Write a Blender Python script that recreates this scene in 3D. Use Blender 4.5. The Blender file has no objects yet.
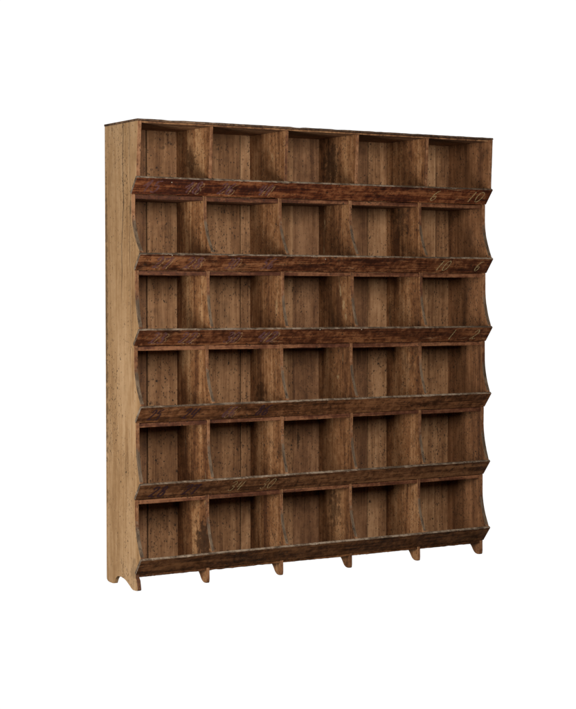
import bpy, bmesh, math, random
from mathutils import Vector, Matrix, noise
random.seed(7)
C = bpy.data.collections.new("shelf_scene")
S = bpy.context.scene
S.collection.children.link(C)

# ------------------------------------------------------------------ camera
F, CX, CY, CZ, YAW, PITCH, ROLL = 1707.34, -3.4301, -6.8823, 1.39488, 0.548664, -0.0398095, -0.000527
cam = bpy.data.cameras.new("camera"); co = bpy.data.objects.new("camera", cam); C.objects.link(co)
fw = Vector((math.sin(YAW)*math.cos(PITCH), math.cos(YAW)*math.cos(PITCH), math.sin(PITCH)))
r = Vector((math.cos(YAW), -math.sin(YAW), 0)); u = r.cross(fw)
r2 = r*math.cos(ROLL)+u*math.sin(ROLL); u2 = -r*math.sin(ROLL)+u*math.cos(ROLL)
M = Matrix((r2, u2, -fw)).transposed().to_4x4(); M.translation = Vector((CX, CY, CZ))
co.matrix_world = M
cam.sensor_fit = 'VERTICAL'; cam.sensor_height = 24; cam.lens = 24*F/709
cam.clip_start = .1; cam.clip_end = 200
S.camera = co

# ------------------------------------------------------------------ studio surroundings: a white backdrop behind, a dim room in front
w = bpy.data.worlds.new("World"); S.world = w; w.use_nodes = True
nt = w.node_tree; N = nt.nodes; L = nt.links; bg = N['Background']
tc = N.new('ShaderNodeTexCoord')
dot = N.new('ShaderNodeVectorMath'); dot.operation = 'DOT_PRODUCT'; L.new(tc.outputs['Generated'], dot.inputs[0])
dot.inputs[1].default_value = (math.sin(YAW), math.cos(YAW), -0.04)
mr = N.new('ShaderNodeMapRange'); mr.interpolation_type = 'SMOOTHSTEP'
mr.inputs['From Min'].default_value = 0.62; mr.inputs['From Max'].default_value = 0.80
mr.inputs['To Min'].default_value = 0.0; mr.inputs['To Max'].default_value = 1.0
L.new(dot.outputs['Value'], mr.inputs['Value'])
mx = N.new('ShaderNodeMix'); mx.data_type = 'RGBA'
mx.inputs['A'].default_value = (.030, .027, .025, 1); mx.inputs['B'].default_value = (1.06, 1.06, 1.06, 1)
L.new(mr.outputs['Result'], mx.inputs['Factor']); L.new(mx.outputs['Result'], bg.inputs['Color'])
bg.inputs['Strength'].default_value = 1.0

def area(name, loc, target, sx, sy, power, col=(1, 1, 1)):
    l = bpy.data.lights.new(name, 'AREA'); l.shape = 'RECTANGLE'; l.size = sx; l.size_y = sy
    l.energy = power; l.color = col
    o = bpy.data.objects.new(name, l); C.objects.link(o); o.location = loc
    o.rotation_euler = (Vector(target)-Vector(loc)).to_track_quat('-Z', 'Y').to_euler()
area("front_softbox", (-0.75, -4.7, 2.45), (0.8, 0.2, 1.2), 1.9, 1.9, 215, (1, .935, .85))
area("side_softbox", (-3.1, -1.65, .75), (0.2, 0.1, .75), 1.1, 1.2, 125, (1, .955, .88))

S.view_settings.view_transform = 'Standard'; S.view_settings.look = 'None'
S.view_settings.exposure = 0; S.view_settings.gamma = 1
S.cycles.max_bounces = 6

# ------------------------------------------------------------------ wood materials
def wood(name, dark, mid, light, axis='z', fleck=.5, pits=.5, stain=.5, rough=.7, seed=0., blotch=.16,
         streak=(.0, (.5, .4, .25)), band_scale=16, crack=None, bump=.35, wear=None, spots=(), sat=1.06):
    m = bpy.data.materials.new(name); m.use_nodes = True
    nt = m.node_tree; N = nt.nodes; L = nt.links
    bs = N['Principled BSDF']
    def lk(v, sock):
        if hasattr(v, 'links'): L.new(v, sock)
        else: sock.default_value = v
    def math_(op, a, b=0., c=0., clamp=False):
        n = N.new('ShaderNodeMath'); n.operation = op; n.use_clamp = clamp
        lk(a, n.inputs[0]); lk(b, n.inputs[1])
        if op in ('MULTIPLY_ADD', 'COMPARE'): lk(c, n.inputs[2])
        return n.outputs[0]
    def mp(scale, off=(0, 0, 0), rot=(0, 0, 0)):
        n = N.new('ShaderNodeMapping'); n.inputs['Scale'].default_value = scale
        n.inputs['Location'].default_value = (off[0]+seed, off[1]+seed*.7, off[2]-seed*1.3)
        n.inputs['Rotation'].default_value = rot
        L.new(tc.outputs['Object'], n.inputs['Vector']); return n.outputs[0]
    def noi(vec, sc, det=3, ro=.55, dist=0.):
        n = N.new('ShaderNodeTexNoise'); L.new(vec, n.inputs['Vector'])
        n.inputs['Scale'].default_value = sc; n.inputs['Detail'].default_value = det
        n.inputs['Roughness'].default_value = ro; n.inputs['Distortion'].default_value = dist
        return n.outputs['Fac']
    def rng(v, a, b, c=0., d=1., smooth=True):
        n = N.new('ShaderNodeMapRange'); n.interpolation_type = 'SMOOTHSTEP' if smooth else 'LINEAR'
        lk(v, n.inputs['Value']); lk(a, n.inputs['From Min']); lk(b, n.inputs['From Max'])
        n.inputs['To Min'].default_value = c; n.inputs['To Max'].default_value = d
        return n.outputs[0]
    def mixc(f, a, b, mode='MIX'):
        n = N.new('ShaderNodeMix'); n.data_type = 'RGBA'; n.blend_type = mode
        lk(f, n.inputs['Factor'])
        for s, v in (('A', a), ('B', b)):
            if hasattr(v, 'links'): L.new(v, n.inputs[s])
            else: n.inputs[s].default_value = (*v, 1)
        return n.outputs['Result']
    def ax(k):
        return {'z': (1, 1, k), 'x': (k, 1, 1), 'y': (1, k, 1)}[axis]
    tc = N.new('ShaderNodeTexCoord')
    fib = noi(mp(ax(.035)), 210, 4, .65)
    band = noi(mp(ax(.07)), band_scale, 3, .5, .5)
    band2 = noi(mp(ax(.05), (3, 1, 2)), 60, 3, .6, .3)
    patch = noi(mp(ax(.45 if axis == 'z' else .22), (7, 3, 1)), 3.2 if axis == 'z' else 11, 4, .65, 0 if axis == 'z' else .8)
    blo = noi(mp((1, 1, 1), (1, 9, 4)), 34, 5, .65, .4)
    v = math_('MULTIPLY', band, .40)
    v = math_('MULTIPLY_ADD', band2, .2, v)
    v = math_('MULTIPLY_ADD', math_('SUBTRACT', fib, .5), .42 if axis == 'x' else .26, math_('ADD', v, .1))
    v = math_('MULTIPLY_ADD', patch, .26, v)
    v = math_('ADD', v, math_('MULTIPLY', math_('SUBTRACT', blo, .5), blotch))
    cr = N.new('ShaderNodeValToRGB'); L.new(rng(v, .42, .64, 0, 1, False), cr.inputs[0])
    e = cr.color_ramp.elements
    e[0].position = .05; e[0].color = (*dark, 1); e[1].position = .95; e[1].color = (*light, 1)
    q = e.new(.5); q.color = (*mid, 1)
    hs = N.new('ShaderNodeHueSaturation'); hs.inputs['Hue'].default_value = .4905; hs.inputs['Saturation'].default_value = sat
    L.new(cr.outputs[0], hs.inputs['Color']); col = hs.outputs[0]
    # pale rubbed streaks / scuffs
    if streak[0] > 0:
        s_ = noi(mp(ax(.12), (5, 5, 5), (0, .12, .1)), 42, 4, .7, .8)
        s2 = noi(mp(ax(.5), (2, 8, 5)), 9, 3, .6)
        f = math_('MULTIPLY', rng(s_, .60, .72), rng(s2, .5, .62))
        col = mixc(math_('MULTIPLY', f, streak[0]), col, streak[1])
    if wear:       # rubbed grey weathering where the modelled edge is worn
        at = N.new('ShaderNodeAttribute'); at.attribute_name = 'worn'
        f = math_('ADD', at.outputs['Fac'], math_('MULTIPLY', math_('SUBTRACT', blo, .5), 1.6))
        g = mixc(rng(band2, .3, .7), wear[0], wear[1])
        col = mixc(rng(f, .3, .75), col, g)
    # irregular dark stains
    st = noi(mp(ax(.5), (11, 2, 6)), 8, 5, .7, 1.2)
    col = mixc(math_('MULTIPLY', rng(st, .52, .74), stain), col, tuple(x*.22 for x in dark))
    # single stains (dark) and fresh chips (pale): (x, y, z, radius, pale?, strength[, stretch along the grain])
    for sp_ in spots:
        d_ = N.new('ShaderNodeVectorMath'); d_.operation = 'SUBTRACT'; L.new(tc.outputs['Object'], d_.inputs[0]); d_.inputs[1].default_value = sp_[:3]
        m_ = N.new('ShaderNodeVectorMath'); m_.operation = 'MULTIPLY'; L.new(d_.outputs[0], m_.inputs[0])
        m_.inputs[1].default_value = (1, 1, 1/(sp_[6] if len(sp_) > 6 else 1.6))
        l_ = N.new('ShaderNodeVectorMath'); l_.operation = 'LENGTH'; L.new(m_.outputs[0], l_.inputs[0])
        dd = math_('ADD', l_.outputs['Value'], math_('MULTIPLY', math_('SUBTRACT', blo, .5), sp_[3]*3.4))
        dd = math_('ADD', dd, math_('MULTIPLY', math_('SUBTRACT', band2, .5), sp_[3]*1.2))
        f = rng(dd, sp_[3]*.6, sp_[3]*1.15, 1, 0)
        col = mixc(math_('MULTIPLY', f, sp_[5]), col, (.42, .30, .16) if sp_[4] else tuple(x*.28 for x in dark))
    # worm holes and flecks in clusters
    def voro(vec, sc, rad, thr, clus, k, c):
        n = N.new('ShaderNodeTexVoronoi'); L.new(vec, n.inputs['Vector']); n.inputs['Scale'].default_value = sc
        sp = N.new('ShaderNodeSeparateColor'); L.new(n.outputs['Color'], sp.inputs[0])
        g = math_('GREATER_THAN', math_('ADD', sp.outputs[0], clus), thr)
        rr = math_('MULTIPLY', math_('MULTIPLY_ADD', sp.outputs[1], .7, .5), rad)
        d = N.new('ShaderNodeMapRange'); L.new(n.outputs['Distance'], d.inputs['Value'])
        L.new(math_('MULTIPLY', rr, .55), d.inputs['From Min']); L.new(rr, d.inputs['From Max'])
        d.inputs['To Min'].default_value = 1; d.inputs['To Max'].default_value = 0
        f = math_('MULTIPLY', math_('MULTIPLY', d.outputs[0], g), k)
        return f, mixc(f, c, (.014, .009, .006))
    wob = N.new('ShaderNodeTexNoise'); wob.inputs['Scale'].default_value = 60; wob.inputs['Detail'].default_value = 3
    L.new(tc.outputs['Object'], wob.inputs['Vector'])
    def wobble(vec, amt):
        a = N.new('ShaderNodeVectorMath'); a.operation = 'MULTIPLY_ADD'
        L.new(wob.outputs['Color'], a.inputs[0]); a.inputs[1].default_value = (amt,)*3; L.new(vec, a.inputs[2]); return a.outputs[0]
    clus = math_('MULTIPLY', math_('SUBTRACT', noi(mp(ax(.35), (4, 4, 9)), 7, 3, .6), .5), 2.6)
    f1, col = voro(wobble(mp(ax(.6)), .03), 60, .25, 1-.66*fleck, clus, .88, col)
    f2, col = voro(wobble(mp(ax(.55), (3, 3, 3)), .012), 125, .36, 1-.85*pits, clus, .78, col)
    h = math_('MULTIPLY_ADD', fib, .5, math_('MULTIPLY', band2, .6))
    h = math_('SUBTRACT', h, math_('ADD', f1, f2))
    h = math_('MULTIPLY_ADD', blo, .5, h)
    if crack:      # a long drying crack running up the board: (y centre, z from, z to)
        sx = N.new('ShaderNodeSeparateXYZ'); L.new(tc.outputs['Object'], sx.inputs[0])
        wv = noi(mp((0.001, 0.001, 1)), 3, 3, .6)
        for (y0, slope, z0, z1, wd) in crack:
            c0 = math_('MULTIPLY_ADD', sx.outputs['Z'], slope, y0-slope*z1)
            c0 = math_('MULTIPLY_ADD', math_('SUBTRACT', wv, .5), .05, c0)
            d = math_('ABSOLUTE', math_('SUBTRACT', sx.outputs['Y'], c0))
            f = rng(d, wd*.5, wd, 1, 0)
            f = math_('MULTIPLY', f, rng(sx.outputs['Z'], z0, z0+.25))
            f = math_('MULTIPLY', f, rng(fib, .25, .5, .55, 1))
            col = mixc(math_('MULTIPLY', f, .9), col, (.02, .014, .012))
            h = math_('MULTIPLY_ADD', f, -1.5, h)
    L.new(col, bs.inputs['Base Color'])
    lk(rng(blo, .3, .7, rough-.1, rough+.12), bs.inputs['Roughness'])
    bs.inputs['Specular IOR Level'].default_value = .3
    b = N.new('ShaderNodeBump'); b.inputs['Strength'].default_value = bump; b.inputs['Distance'].default_value = .0016
    L.new(h, b.inputs['Height']); L.new(b.outputs[0], bs.inputs['Normal'])
    return m

def sc(c, k): return tuple(x*k for x in c)
M_side = wood('pale_scrubbed_pine', (.27, .165, .075), (.41, .27, .135), (.54, .38, .215), 'z', .12, .6, .22, .75, 1.3, sat=1.06,
              band_scale=11, blotch=.14, crack=((.165, -.03, 1.25, 2.15, .0035), (.10, 0.0, .9, 1.35, .0018)),
              spots=((0, .07, .10, .035, 0, .35), (0, .35, 1.2, .012, 0, .6, 60), (0, .09, 1.75, .02, 0, .55)), streak=(.35, (.58, .44, .26)))
M_sideR = wood('brown_pine_end', (.085, .04, .017), (.185, .095, .042), (.30, .165, .078), 'z', .45, .6, .55, .72, 5.1)
SPOTS = {'warm': ((.369, .09, .20, .075, 0, .75), (.369, .20, 1.98, .05, 0, .4)),
         'tan': ((.7734, .10, 1.30, .010, 1, .35, 4), (1.5852, .10, .45, .022, 0, .8, 1.2), (.7734, .25, .85, .05, 0, .5), (1.5852, .22, 1.75, .06, 0, .45)),
         'brown': ((1.171, .12, 1.31, .012, 1, .5, 2.2), (1.171, .10, 1.25, .009, 1, .5, 2.5), (1.171, .17, .95, .010, 1, .5, 1.2), (1.171, .15, 1.37, .008, 1, .5, 3), (1.171, .24, 2.0, .07, 0, .6), (1.171, .2, .3, .06, 0, .5))}
M_div = [wood('divider_pine_%s' % n, d, mi, l, 'z', fl, 1.0, st, .7, s, blotch=.26, streak=(.6, (.46, .33, .18)), spots=SPOTS[n]) for n, d, mi, l, fl, st, s in (
    ('warm', (.10, .045, .018), (.25, .13, .055), (.44, .275, .135), .9, .4, 2.2),
    ('tan', (.085, .038, .015), (.21, .108, .045), (.36, .215, .105), .9, .6, 9.4),
    ('brown', (.075, .034, .013), (.185, .094, .039), (.32, .187, .088), .8, .65, 14.8))]
M_back = [wood('back_board_%s' % n, d, mi, l, 'z', fl, .6, st, .75, s, blotch=.22, spots=((.94, .35, 1.66, .022, 0, .75, 1.1), (.30, .35, 2.05, .02, 0, .5, .6), (1.05, .35, .62, .014, 0, .7, 3))) for n, d, mi, l, fl, st, s in (
    ('rosy', (.095, .048, .022), (.19, .104, .050), (.30, .18, .094), .45, .35, 3.3),
    ('tan', (.15, .080, .036), (.29, .172, .085), (.42, .27, .145), .4, .3, 21.),
    ('spotted', (.115, .059, .026), (.225, .127, .060), (.35, .215, .11), .72, .35, 33.))]
M_lip = [wood('lip_stain_%s' % n, d, mi, l, 'x', .5, .5, st, .5, s, blotch=.45, streak=(min(1, sk*1.3), (.40, .25, .14)), band_scale=30) for n, d, mi, l, st, sk, s in (
    ('red', (.034, .012, .007), (.095, .034, .014), (.22, .098, .042), .75, .55, 4.4),
    ('mottled', (.032, .012, .006), (.092, .036, .015), (.23, .112, .050), .8, .6, 6.6),
    ('russet', (.034, .013, .006), (.095, .038, .016), (.215, .102, .044), .7, .6, 8.1),
    ('brown', (.045, .020, .008), (.12, .056, .024), (.22, .112, .05), .55, .3, 10.2),
    ('dull', (.050, .023, .010), (.125, .061, .027), (.215, .115, .053), .5, .25, 12.9),
    ('dark', (.032, .015, .006), (.09, .042, .017), (.175, .090, .038), .6, .15, 16.3))]
M_strip = wood('shelf_edge_russet', (.05, .018, .008), (.10, .042, .019), (.215, .108, .052), 'x', .35, .4, .5, .65, 7.7, blotch=.4)
M_top = wood('top_board_brown', (.04, .025, .016), (.11, .068, .040), (.21, .14, .085), 'x', .5, .5, .5, .75, 2.9, blotch=.6)
M_gap_shade = wood('gap_shade_dark', (.012, .009, .007), (.022, .016, .012), (.04, .03, .022), 'z', .2, .2, .3, .85, 27.)  # near-black colour paints in the shade seen inside the back-board gaps
M_lining = wood('top_lining_brown', (.10, .048, .022), (.20, .11, .05), (.33, .20, .10), 'x', .5, .5, .5, .75, 23.9, blotch=.6)
M_grey = wood('worn_grey_edge', (.08, .058, .039), (.17, .130, .092), (.32, .26, .195), 'x', .25, .4, .35, .85, 5.9, blotch=.7, band_scale=30, bump=.6)
#M_greyz = wood('worn_grey_curve', (.08, .06, .045), (.165, .13, .098), (.27, .22, .17), 'z', .2, .3, .35, .85, 6.9, blotch=.6, band_scale=30, bump=.6)
M_edge = wood('divider_front_edge', (.08, .036, .017), (.17, .085, .038), (.29, .165, .085), 'z', .3, .5, .5, .7, 17.7, blotch=.5, wear=((.065, .042, .026), (.175, .122, .080)))

def paint(name, colr, cover, sc_=90):
    m = bpy.data.materials.new(name); m.use_nodes = True; N = m.node_tree.nodes; L = m.node_tree.links
    bs = N['Principled BSDF']; bs.inputs['Base Color'].default_value = (*colr, 1); bs.inputs['Roughness'].default_value = .7
    tc = N.new('ShaderNodeTexCoord'); n = N.new('ShaderNodeTexNoise'); n.inputs['Scale'].default_value = sc_; n.inputs['Detail'].default_value = 4
    L.new(tc.outputs['Object'], n.inputs['Vector'])
    r_ = N.new('ShaderNodeMapRange'); L.new(n.outputs['Fac'], r_.inputs['Value'])
    r_.inputs['From Min'].default_value = .35; r_.inputs['From Max'].default_value = .65
    r_.inputs['To Min'].default_value = max(0, cover-.3); r_.inputs['To Max'].default_value = min(1, cover+.25)
    L.new(r_.outputs[0], bs.inputs['Alpha']); return m
P_violet = paint('faded_violet_paint', (.14, .062, .068), .48)
P_plum = paint('dark_plum_paint', (.030, .008, .012), .92)
P_chalk = paint('pale_yellow_chalk', (.50, .38, .19), .50, 140)
P_ghost = paint('scraped_pale_wood', (.42, .26, .13), .30, 120)

# ------------------------------------------------------------------ helpers
BASE = Vector((1.0, .18, .012))
def link(name, me, parent, mats):
    o = bpy.data.objects.new(name, me); C.objects.link(o)
    for m in (mats if isinstance(mats, (list, tuple)) else [mats]): me.materials.append(m)
    if parent is not None:
        o.parent = parent
        if parent is ROOT: o.location = -BASE
    return o
def build(name, bm, parent, mats, bevel=.0012, seg=2):
    bmesh.ops.recalc_face_normals(bm, faces=bm.faces)
    me = bpy.data.meshes.new(name); bm.to_mesh(me); bm.free()
    o = link(name, me, parent, mats)
    if bevel:
        b = o.modifiers.new('bevel', 'BEVEL'); b.width = bevel; b.segments = seg; b.limit_method = 'ANGLE'; b.angle_limit = math.radians(40)
    return o
def nz(*a): return noise.noise(Vector(a))

ROOT = bpy.data.objects.new('pigeonhole_shelf', None); C.objects.link(ROOT); ROOT.location = BASE
ROOT['label'] = 'old brown wooden pigeonhole shelving unit with thirty open bins, slanted front lips and numbered rows'
ROOT['category'] = 'shelving unit'

W, D, T = 2.0, .3637, .0195
RW = .0583
ZT = 2.1474
ZL = [1.8841, 1.5384, 1.1931, .8494, .4999, .1583]
DROP = .0723
DYL = [.020, -.013, .0, -.015, -.004, -.009]; DYR = [0, -.006, -.003, .004, .011, .009]
DZL = [.0005, .002, .0055, .0005, -.001, 0]; DZR = [.0005, -.004, -.0065, -.0005, .001, .0005]
def lip(k, x):
    t = x/W
    return DYL[k]*(1-t)+DYR[k]*t+.004, ZL[k]+DZL[k]*(1-t)+DZR[k]*t
LT = .013                                   # lip thickness
nx, nzv = .78, .625                         # inward normal of the lip
FOOT = .0135

# ------------------------------------------------------------------ upright boards with their curved front profile
def profile(x, seed, back_foot, ztop=ZT-.0185, back=D-.0148):
    """closed (y, z) outline + a flag per edge: 1 = worn grey curved edge"""
    pts = []; flag = []
    def P(y, z, f=0): pts.append((y, z)); flag.append(f)
    jit = lambda z: .0012*nz(seed*3.1, z*14, .3)+.0008*nz(seed, z*50, 2)
    c = .0012
    dy0, zk = lip(0, x)
    n = 16
    # top row front edge, straight
    ytop = .014*(1-x/W)+.004
    for i in range(n):
        z = ztop+(zk+.012-ztop)*i/n
        P(ytop+(dy0+.012-ytop)*(i/n)+jit(z), z, 0)
    for k in range(6):
        dy, zk = lip(k, x)
        P(dy+LT*nx+c, zk+LT*nzv-.001, 0)
        P(dy+RW+LT*nx+c, zk-DROP+LT*nzv+.0005, 0)
        P(dy+RW+.003, zk-DROP-.0015, 0)
        if k < 5:
            dyn, zn = lip(k+1, x)
            z0 = zk-DROP-.004; z1 = zn+LT*nzv+.001
            y0 = dy+RW+.003; y1 = dyn+LT*nx+.001
            m = 26
            for i in range(m):
                t = i/m
                z = z0+(z1-z0)*t
                s = max(0, (t-.30)/.70)
                e = (s**1.9)
                P(y0+(y1-y0)*e+(y0*0)+jit(z), z, min(1, max(0, (t-.2)/.45)))
    dy, zk = lip(5, x)
    yf = dy+RW+.004
    zb = zk-DROP-.013
    P(yf, zb, 0)
    if back_foot:
        for y, z in ((.046, .060), (.040, .034), (.037, .020), (.042, .0145), (.060, .0125), (.085, .0120), (.096, .0150), (.105, .0190), (.118, .0260), (.136, .0350),
                     (.155, .0440), (.178, .0510), (.205, .0545), (.230, .0550), (.246, .0530), (.262, .0440), (.272, .0340), (.279, .0220), (.284, .0140),
                     (.300, .0120), (.335, .0125), (.352, .0165), (back-.002, .0230), (back, .034), (back, .10)): P(y, z, 0)
    else:
        for y, z in ((yf-.001, .034), (yf+.001, .0185), (yf+.006, .0140), (yf+.020, .0130), (yf+.034, .0150), (yf+.046, .0210), (yf+.055, .0290),
                     (yf+.062, .0380), (yf+.070, .0480), (yf+.080, .0570), (yf+.095, .0630), (back, .0650)): P(y, z, 0)
    P(back, ztop, 0)
    return pts, flag
def upright(name, x0, x1, mats, seed, back_foot=False, back=D-.0148):
    outer = x0 < .001 or x1 > W-.001
    pts, fl = profile((x0+x1)/2, seed, back_foot, ZT-(.0095 if outer else .0185), back)
    bm = bmesh.new()
    wl = bm.verts.layers.float.new('worn')
    def lean(x, z): return x+.0015*nz(seed, z*1.2, 5)
    A = [bm.verts.new((lean(x0, z), y, z)) for y, z in pts]; B = [bm.verts.new((lean(x1, z), y, z)) for y, z in pts]
    n = len(pts)
    bm.faces.new(A); bm.faces.new(B[::-1])
    for i in range(n):
        f = bm.faces.new((A[i], B[i], B[(i+1) % n], A[(i+1) % n]))
        y0, z0 = pts[i]
        f.material_index = 1 if y0 < .12 else 0
    for VV in (A, B):
        for i, v in enumerate(VV): v[wl] = fl[i]
    return build(name, bm, ROOT, mats, .0012)
sl = upright('side_panel', 0, T,  [M_side, M_edge], 1, True, back=D)
sl['label'] = 'pale tan outer side panel with a long crack and worm holes'
upright('side_panel', W-T, W, [M_sideR, M_edge], 2, False, back=D)
Q = [.3692, .7734, 1.1710, 1.5852]
TD = .0160
for i, q in enumerate(Q):
    upright('divider', q, q+TD, [M_div[(0, 1, 2, 1)[i]], M_edge], 11+i)
SP = [T]+[v for q in Q for v in (q, q+TD)]+[W-T]
BAYS = [(SP[2*i], SP[2*i+1]) for i in range(5)]

# ------------------------------------------------------------------ shelves, one board per bin
def box(bm, x0, x1, y0, y1, z0, z1, nxs=1, amp=0., sd=0., mi=None, zf=None):
    rings = []
    for i in range(nxs+1):
        x = x0+(x1-x0)*i/nxs
        dz = zf(x) if zf else 0
        j = lambda a: amp*(nz(x*30, a, sd)+.6*nz(x*95, a, sd+4))
        rings.append([bm.verts.new(v) for v in ((x, y0+abs(j(1)), z0+j(2)+dz), (x, y0+abs(j(3)), z1+j(4)+dz), (x, y1, z1+dz), (x, y1, z0+dz))])
    bm.faces.new(rings[0]); bm.faces.new(rings[-1][::-1])
    for a, b in zip(rings, rings[1:]):
        for i in range(4):
            f = bm.faces.new((a[i], b[i], b[(i+1) % 4], a[(i+1) % 4]))
            if mi is not None and i == 0: f.material_index = mi
for k in range(6):
    for b, (x0, x1) in enumerate(BAYS):
        xm = (x0+x1)/2; dy, zk = lip(k, xm)
        rd = random.Random(k*7+b)
        off = rd.uniform(-.002, .002); tilt = rd.uniform(-.004, .004)
        th = .0195+rd.uniform(-.002, .002) if k < 5 else .012
        bm = bmesh.new()
        yy = dy+RW+.0045+rd.uniform(0, .004)
        slope = lambda x: (DZR[k]-DZL[k])*(x-xm)/W+tilt*(x-xm)
        # low end under the lip
        box(bm, x0+.0004, x1-.0004, yy, D-.0152, zk-DROP-.0015+off*.3-th, zk-DROP-.0022+off*.3, 22 if k < 5 else 40,
            .0009 if k < 5 else .0022, k*10+b, None, slope)
        build('shelf_board', bm, ROOT, M_strip if k < 5 else M_lip[5], .001, 1)

# ------------------------------------------------------------------ back boards
def backboard(x0, x1, m, sd):
    bm = bmesh.new()
    box(bm, x0, x1, D-.0140, D-.0005, FOOT+.055, ZT-.0175)
    build('back_board', bm, ROOT, m, .0012)
edges = [(T+.0005, .2060, .2130, 0), (None, .7165, .7212, 1), (None, 1.02, 1.0212, 2), (None, 1.4665, 1.4710, 0), (None, 1.895, 1.8963, 1)]
xs = T+.0005
for i, (a, g0, g1, mi) in enumerate(edges):
    backboard(xs, g0, M_back[(0, 2, 1, 0, 1)[i]], i); xs = g1
backboard(xs, W-T-.0005, M_back[2], 9)
for x, wd in ((.2095, .03), (.7192, .03), (1.0206, .03), (1.4692, .03), (1.8956, .03)):  # strips added behind the gaps so the white surroundings don't show through
    bm = bmesh.new(); box(bm, x-wd, x+wd, D, D+.006, FOOT+.050, ZT-.004)
    build('added_gap_backing', bm, ROOT, M_gap_shade, .001)

# ------------------------------------------------------------------ top board
bm = bmesh.new()
NS = 120; rings = []
for i in range(NS+1):
    x = -.002+(W+.0005)*i/NS
    yf = .012*(1-x/W)-.001
    j = lambda a, s=1: .0011*s*nz(x*22, a, 1)+.0008*s*nz(x*80, a, 7)
    chip = max(0, nz(x*9, 3, 3)-.25)*.006
    row = [(x, yf+abs(j(1)), ZT-.009+j(2, .4)), (x, yf+abs(j(3)), ZT-.003+j(4)-chip), (x, yf+.004+abs(j(5))*2, ZT+j(6)-chip*.7)]
    for q in range(1, 9):
        row.append((x, .02+(D-.02)*q/8, ZT+.0012*nz(x*12, q, 9)-(.003*abs(nz(x*20, q*.5, 5)) if q == 8 else 0)))
    row.append((x, D, ZT-.009))
    rings.append([bm.verts.new(v) for v in row])
bm.faces.new(rings[0]); bm.faces.new(rings[-1][::-1])
for a, b in zip(rings, rings[1:]):
    for i in range(len(a)):
        f = bm.faces.new((a[i], b[i], b[(i+1) % len(a)], a[(i+1) % len(a)]))
        if i in (1, ): f.material_index = 1
build('top_board', bm, ROOT, [M_top, M_grey], 0)
bm = bmesh.new()
box(bm, T+.0005, W-T-.0005, .018, D-.0152, ZT-.0180, ZT-.0102, 60, .0008, 3)
build('top_lining', bm, ROOT, M_lining, .001, 1)

# ------------------------------------------------------------------ slanted lips
LIPS = []
LIPLEN = math.hypot(RW, DROP)
fx, fz = RW/LIPLEN, -DROP/LIPLEN            # direction down the lip's face (y, z)
for k in range(6):
    bm = bmesh.new(); rings = []; NS = 220
    xa, xb = -.0015, W+.0015
    for i in range(NS+1):
        x = xa+(xb-xa)*i/NS
        dy, zk = lip(k, x)
        big = .0016*nz(x*3, k*5, 1)
        j = lambda a: .0007*nz(x*28, a+k*9, 2)+.0005*nz(x*110, a, k)
        ch = max(0, nz(x*11+k*3.3, 7, k)-.32)*.012+max(0, nz(x*45, 3, k+.5)-.35)*.006
        chb = max(0, nz(x*13+k*1.3, 17, k)-.35)*.010*(1.5 if k == 5 else 1)
        def P(s, t): return (x, dy+fx*s+nx*t, zk+fz*s+nzv*t)
        row = [P(.009, 0), P(.0012+ch+j(1), 0), P(.0002+big+ch*.8+j(2), .0015), P(big+ch*.4+j(3), LT*.5), P(.0003+big+j(4), LT-.0015), P(.0014+big, LT),
               P(LIPLEN-.001, LT), P(LIPLEN-chb*.5+j(5), LT-.002), P(LIPLEN-chb+j(6), .0015), P(LIPLEN-.0015-chb, 0), P(LIPLEN-.012, 0)]
        rings.append([bm.verts.new(v) for v in row])
    bm.faces.new(rings[0]).material_index = 1; bm.faces.new(rings[-1][::-1]).material_index = 1
    n = len(rings[0])
    for a, b in zip(rings, rings[1:]):
        for i in range(n):
            f = bm.faces.new((a[i], b[i], b[(i+1) % n], a[(i+1) % n]))
            if i in (1, 2, 3, 4): f.material_index = 1
    LIPS.append(build('front_lip', bm, ROOT, [M_lip[k], M_grey], 0))

# ------------------------------------------------------------------ hand painted and chalked numbers on the lips
GL = {
 '0': [[(.5, 1), (.2, .8), (.1, .4), (.3, .02), (.6, .05), (.85, .4), (.85, .8), (.55, 1), (.42, .93)]],
 '1': [[(.0, .45), (.35, .75), (.7, 1), (.6, .5), (.5, 0)]],
 'l': [[(.6, 1), (.5, .5), (.4, 0)]],
 '2': [[(.2, .7), (.35, .95), (.65, .98), (.8, .75), (.6, .45), (.3, .15), (.1, .03), (.3, .12), (.6, .02), (.9, .06)]],
 '3': [[(.2, .85), (.5, 1), (.8, .82), (.55, .56), (.4, .52), (.75, .4), (.7, .1), (.35, .0), (.1, .15)]],
 '4': [[(.3, .98), (.2, .7), (.08, .42), (.4, .4), (.85, .5)], [(.85, 1), (.7, .5), (.55, 0)]],
 '5': [[(.3, .95), (.25, .6), (.55, .62), (.78, .4), (.65, .1), (.35, 0), (.08, .1)], [(.3, .93), (.6, .97), (.88, 1)]],
 '6': [[(.85, 1), (.5, .85), (.22, .5), (.18, .15), (.45, 0), (.75, .15), (.75, .4), (.5, .48), (.25, .3)]],
 '7': [[(.1, .75), (.25, .92), (.55, .85), (.9, .98), (.7, .55), (.5, .2), (.42, -.08)]],
 '8': [[(.8, .85), (.55, 1), (.3, .82), (.4, .58), (.7, .4), (.65, .08), (.35, 0), (.15, .2), (.35, .48), (.7, .68), (.8, .85)]],
}
def cat(pts, m=7):
    P = [Vector(p) for p in pts]; P = [2*P[0]-P[1]]+P+[2*P[-1]-P[-2]]; out = []
    for i in range(1, len(P)-2):
        for s in range(m):
            t = s/m
            out.append(.5*((2*P[i])+(-P[i-1]+P[i+1])*t+(2*P[i-1]-5*P[i]+4*P[i+1]-P[i+2])*t*t+(-P[i-1]+3*P[i]-3*P[i+1]+P[i+2])*t**3))
    out.append(P[-2]); return out
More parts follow.
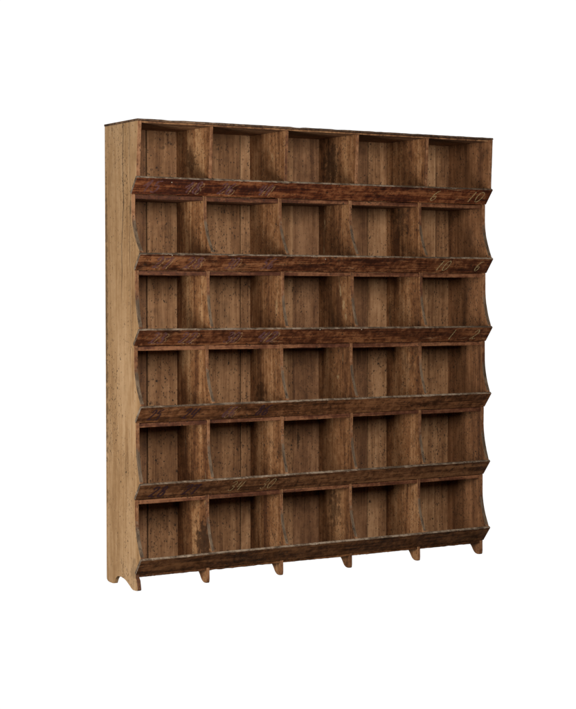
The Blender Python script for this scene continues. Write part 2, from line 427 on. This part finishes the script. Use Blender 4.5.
def number(k, text, x0, x1, mat, wd, v0=.016, v1=.078, slant=.25, off=.0011, ox=0, ov=0, name='painted_number', label=None, sd=0):
    bm = bmesh.new(); rd = random.Random(sd+k*100+int(x0*1000))
    H = v1-v0; cw = (x1-x0-slant*H)/(len(text)); lay = 0
    for ci, ch in enumerate(text):
        for stroke in GL[ch]:
            st = [(p[0]+rd.uniform(-.04, .04), p[1]+rd.uniform(-.03, .03)) for p in stroke]
            pts = []
            for p in cat(st):
                v = v0+p[1]*H
                pts.append(Vector((x0+ox+(ci+p[0]*.86)*cw+slant*(v-v0), v+ov)))
            prev = None
            for i, p in enumerate(pts):
                d = (pts[min(i+1, len(pts)-1)]-pts[max(i-1, 0)]).normalized(); nn = Vector((-d.y, d.x))
                # broad nib: thicker on down strokes
                ww = wd*(.55+.75*abs(d.y)*(1 if d.y < 0 else .8))*(.85+.3*rd.random())*.5
                if i in (0, len(pts)-1): ww *= .5
                lay += .0000035
                def W3(q):
                    dy, zk = lip(k, q.x); s = LIPLEN-q.y
                    return (q.x, dy+fx*s-nx*(off+lay), zk+fz*s-nzv*(off+lay))
                cur = (bm.verts.new(W3(p+nn*ww)), bm.verts.new(W3(p-nn*ww)))
                if prev: bm.faces.new((prev[0], prev[1], cur[1], cur[0]))
                prev = cur
    me = bpy.data.meshes.new(name); bm.to_mesh(me); bm.free()
    o = link(name, me, LIPS[k], mat)
    if label: o['label'] = label
def painted(k, text, x0, x1, mat=P_violet, wd=.0085, ghost=True, **kw):
    if ghost: number(k, text, x0, x1, P_ghost, wd*.55, off=.0005, ox=.014, ov=-.006, name='scraped_ghost_number', sd=5, **kw)
    number(k, text, x0, x1, mat, wd, label='violet painted number '+text.replace('l', '1'), **kw)
def chalked(k, text, x0, x1, wd=.0046, **kw):
    number(k, text, x0, x1, P_chalk, wd, name='chalk_number', label='pale chalk number '+text.replace('l', '1'), **kw)
painted(0, '15', .036, .146, ghost=False); painted(0, '18', .25, .353); painted(0, '26', .427, .525); painted(0, '41', .641, .725)
painted(1, '27', .075, .180, P_violet, .009); painted(1, '28', .235, .342); painted(1, '30', .450, .530, wd=.007); painted(1, '56', .645, .728, ghost=False)
painted(2, '23', .063, .157); painted(2, '22', .212, .315); painted(2, '30', .450, .540); painted(2, '42', .630, .748, wd=.0115)
painted(3, '25', .046, .125, P_plum, .007, False); painted(3, '24', .222, .316, P_plum, .007, False); painted(3, '66', .436, .518); painted(3, '86', .615, .702, P_plum, .0085, False)
painted(4, '28', .055, .160, P_plum, .0095, False); painted(4, '27', .228, .325, P_plum, .009, False)
chalked(0, '6', 1.635, 1.695); chalked(0, 'l0', 1.862, 1.975)
chalked(1, 'l0', 1.660, 1.760); chalked(1, '6', 1.905, 1.962)
chalked(2, 'l', 1.750, 1.785); chalked(2, '2', 1.885, 1.945, wd=.005)
chalked(4, '34', .47, .565, wd=.0032); chalked(4, '30', .645, .735, wd=.0032)

# ------------------------------------------------------------------ nail heads on the lips
M_nail = bpy.data.materials.new('pale_nail_head'); M_nail.use_nodes = True
M_nail.node_tree.nodes['Principled BSDF'].inputs['Base Color'].default_value = (.42, .36, .28, 1)
M_nail.node_tree.nodes['Principled BSDF'].inputs['Metallic'].default_value = .5
M_nail.node_tree.nodes['Principled BSDF'].inputs['Roughness'].default_value = .5
for k, x, v in ((0, .180, .072), (1, .99, .078), (2, .96, .088), (1, .16, .088), (2, 1.20, .086)):
    bm = bmesh.new()
    bmesh.ops.create_uvsphere(bm, u_segments=10, v_segments=6, radius=.0035)
    dy, zk = lip(k, x); s = LIPLEN-v
    for vv in bm.verts: vv.co = Vector((x, dy+fx*s-nx*.0003, zk+fz*s-nzv*.0003))+vv.co*Vector((1, .6, 1)).x*.8
    me = bpy.data.meshes.new('nail_head'); bm.to_mesh(me); bm.free()
    link('nail_head', me, LIPS[k], M_nail)
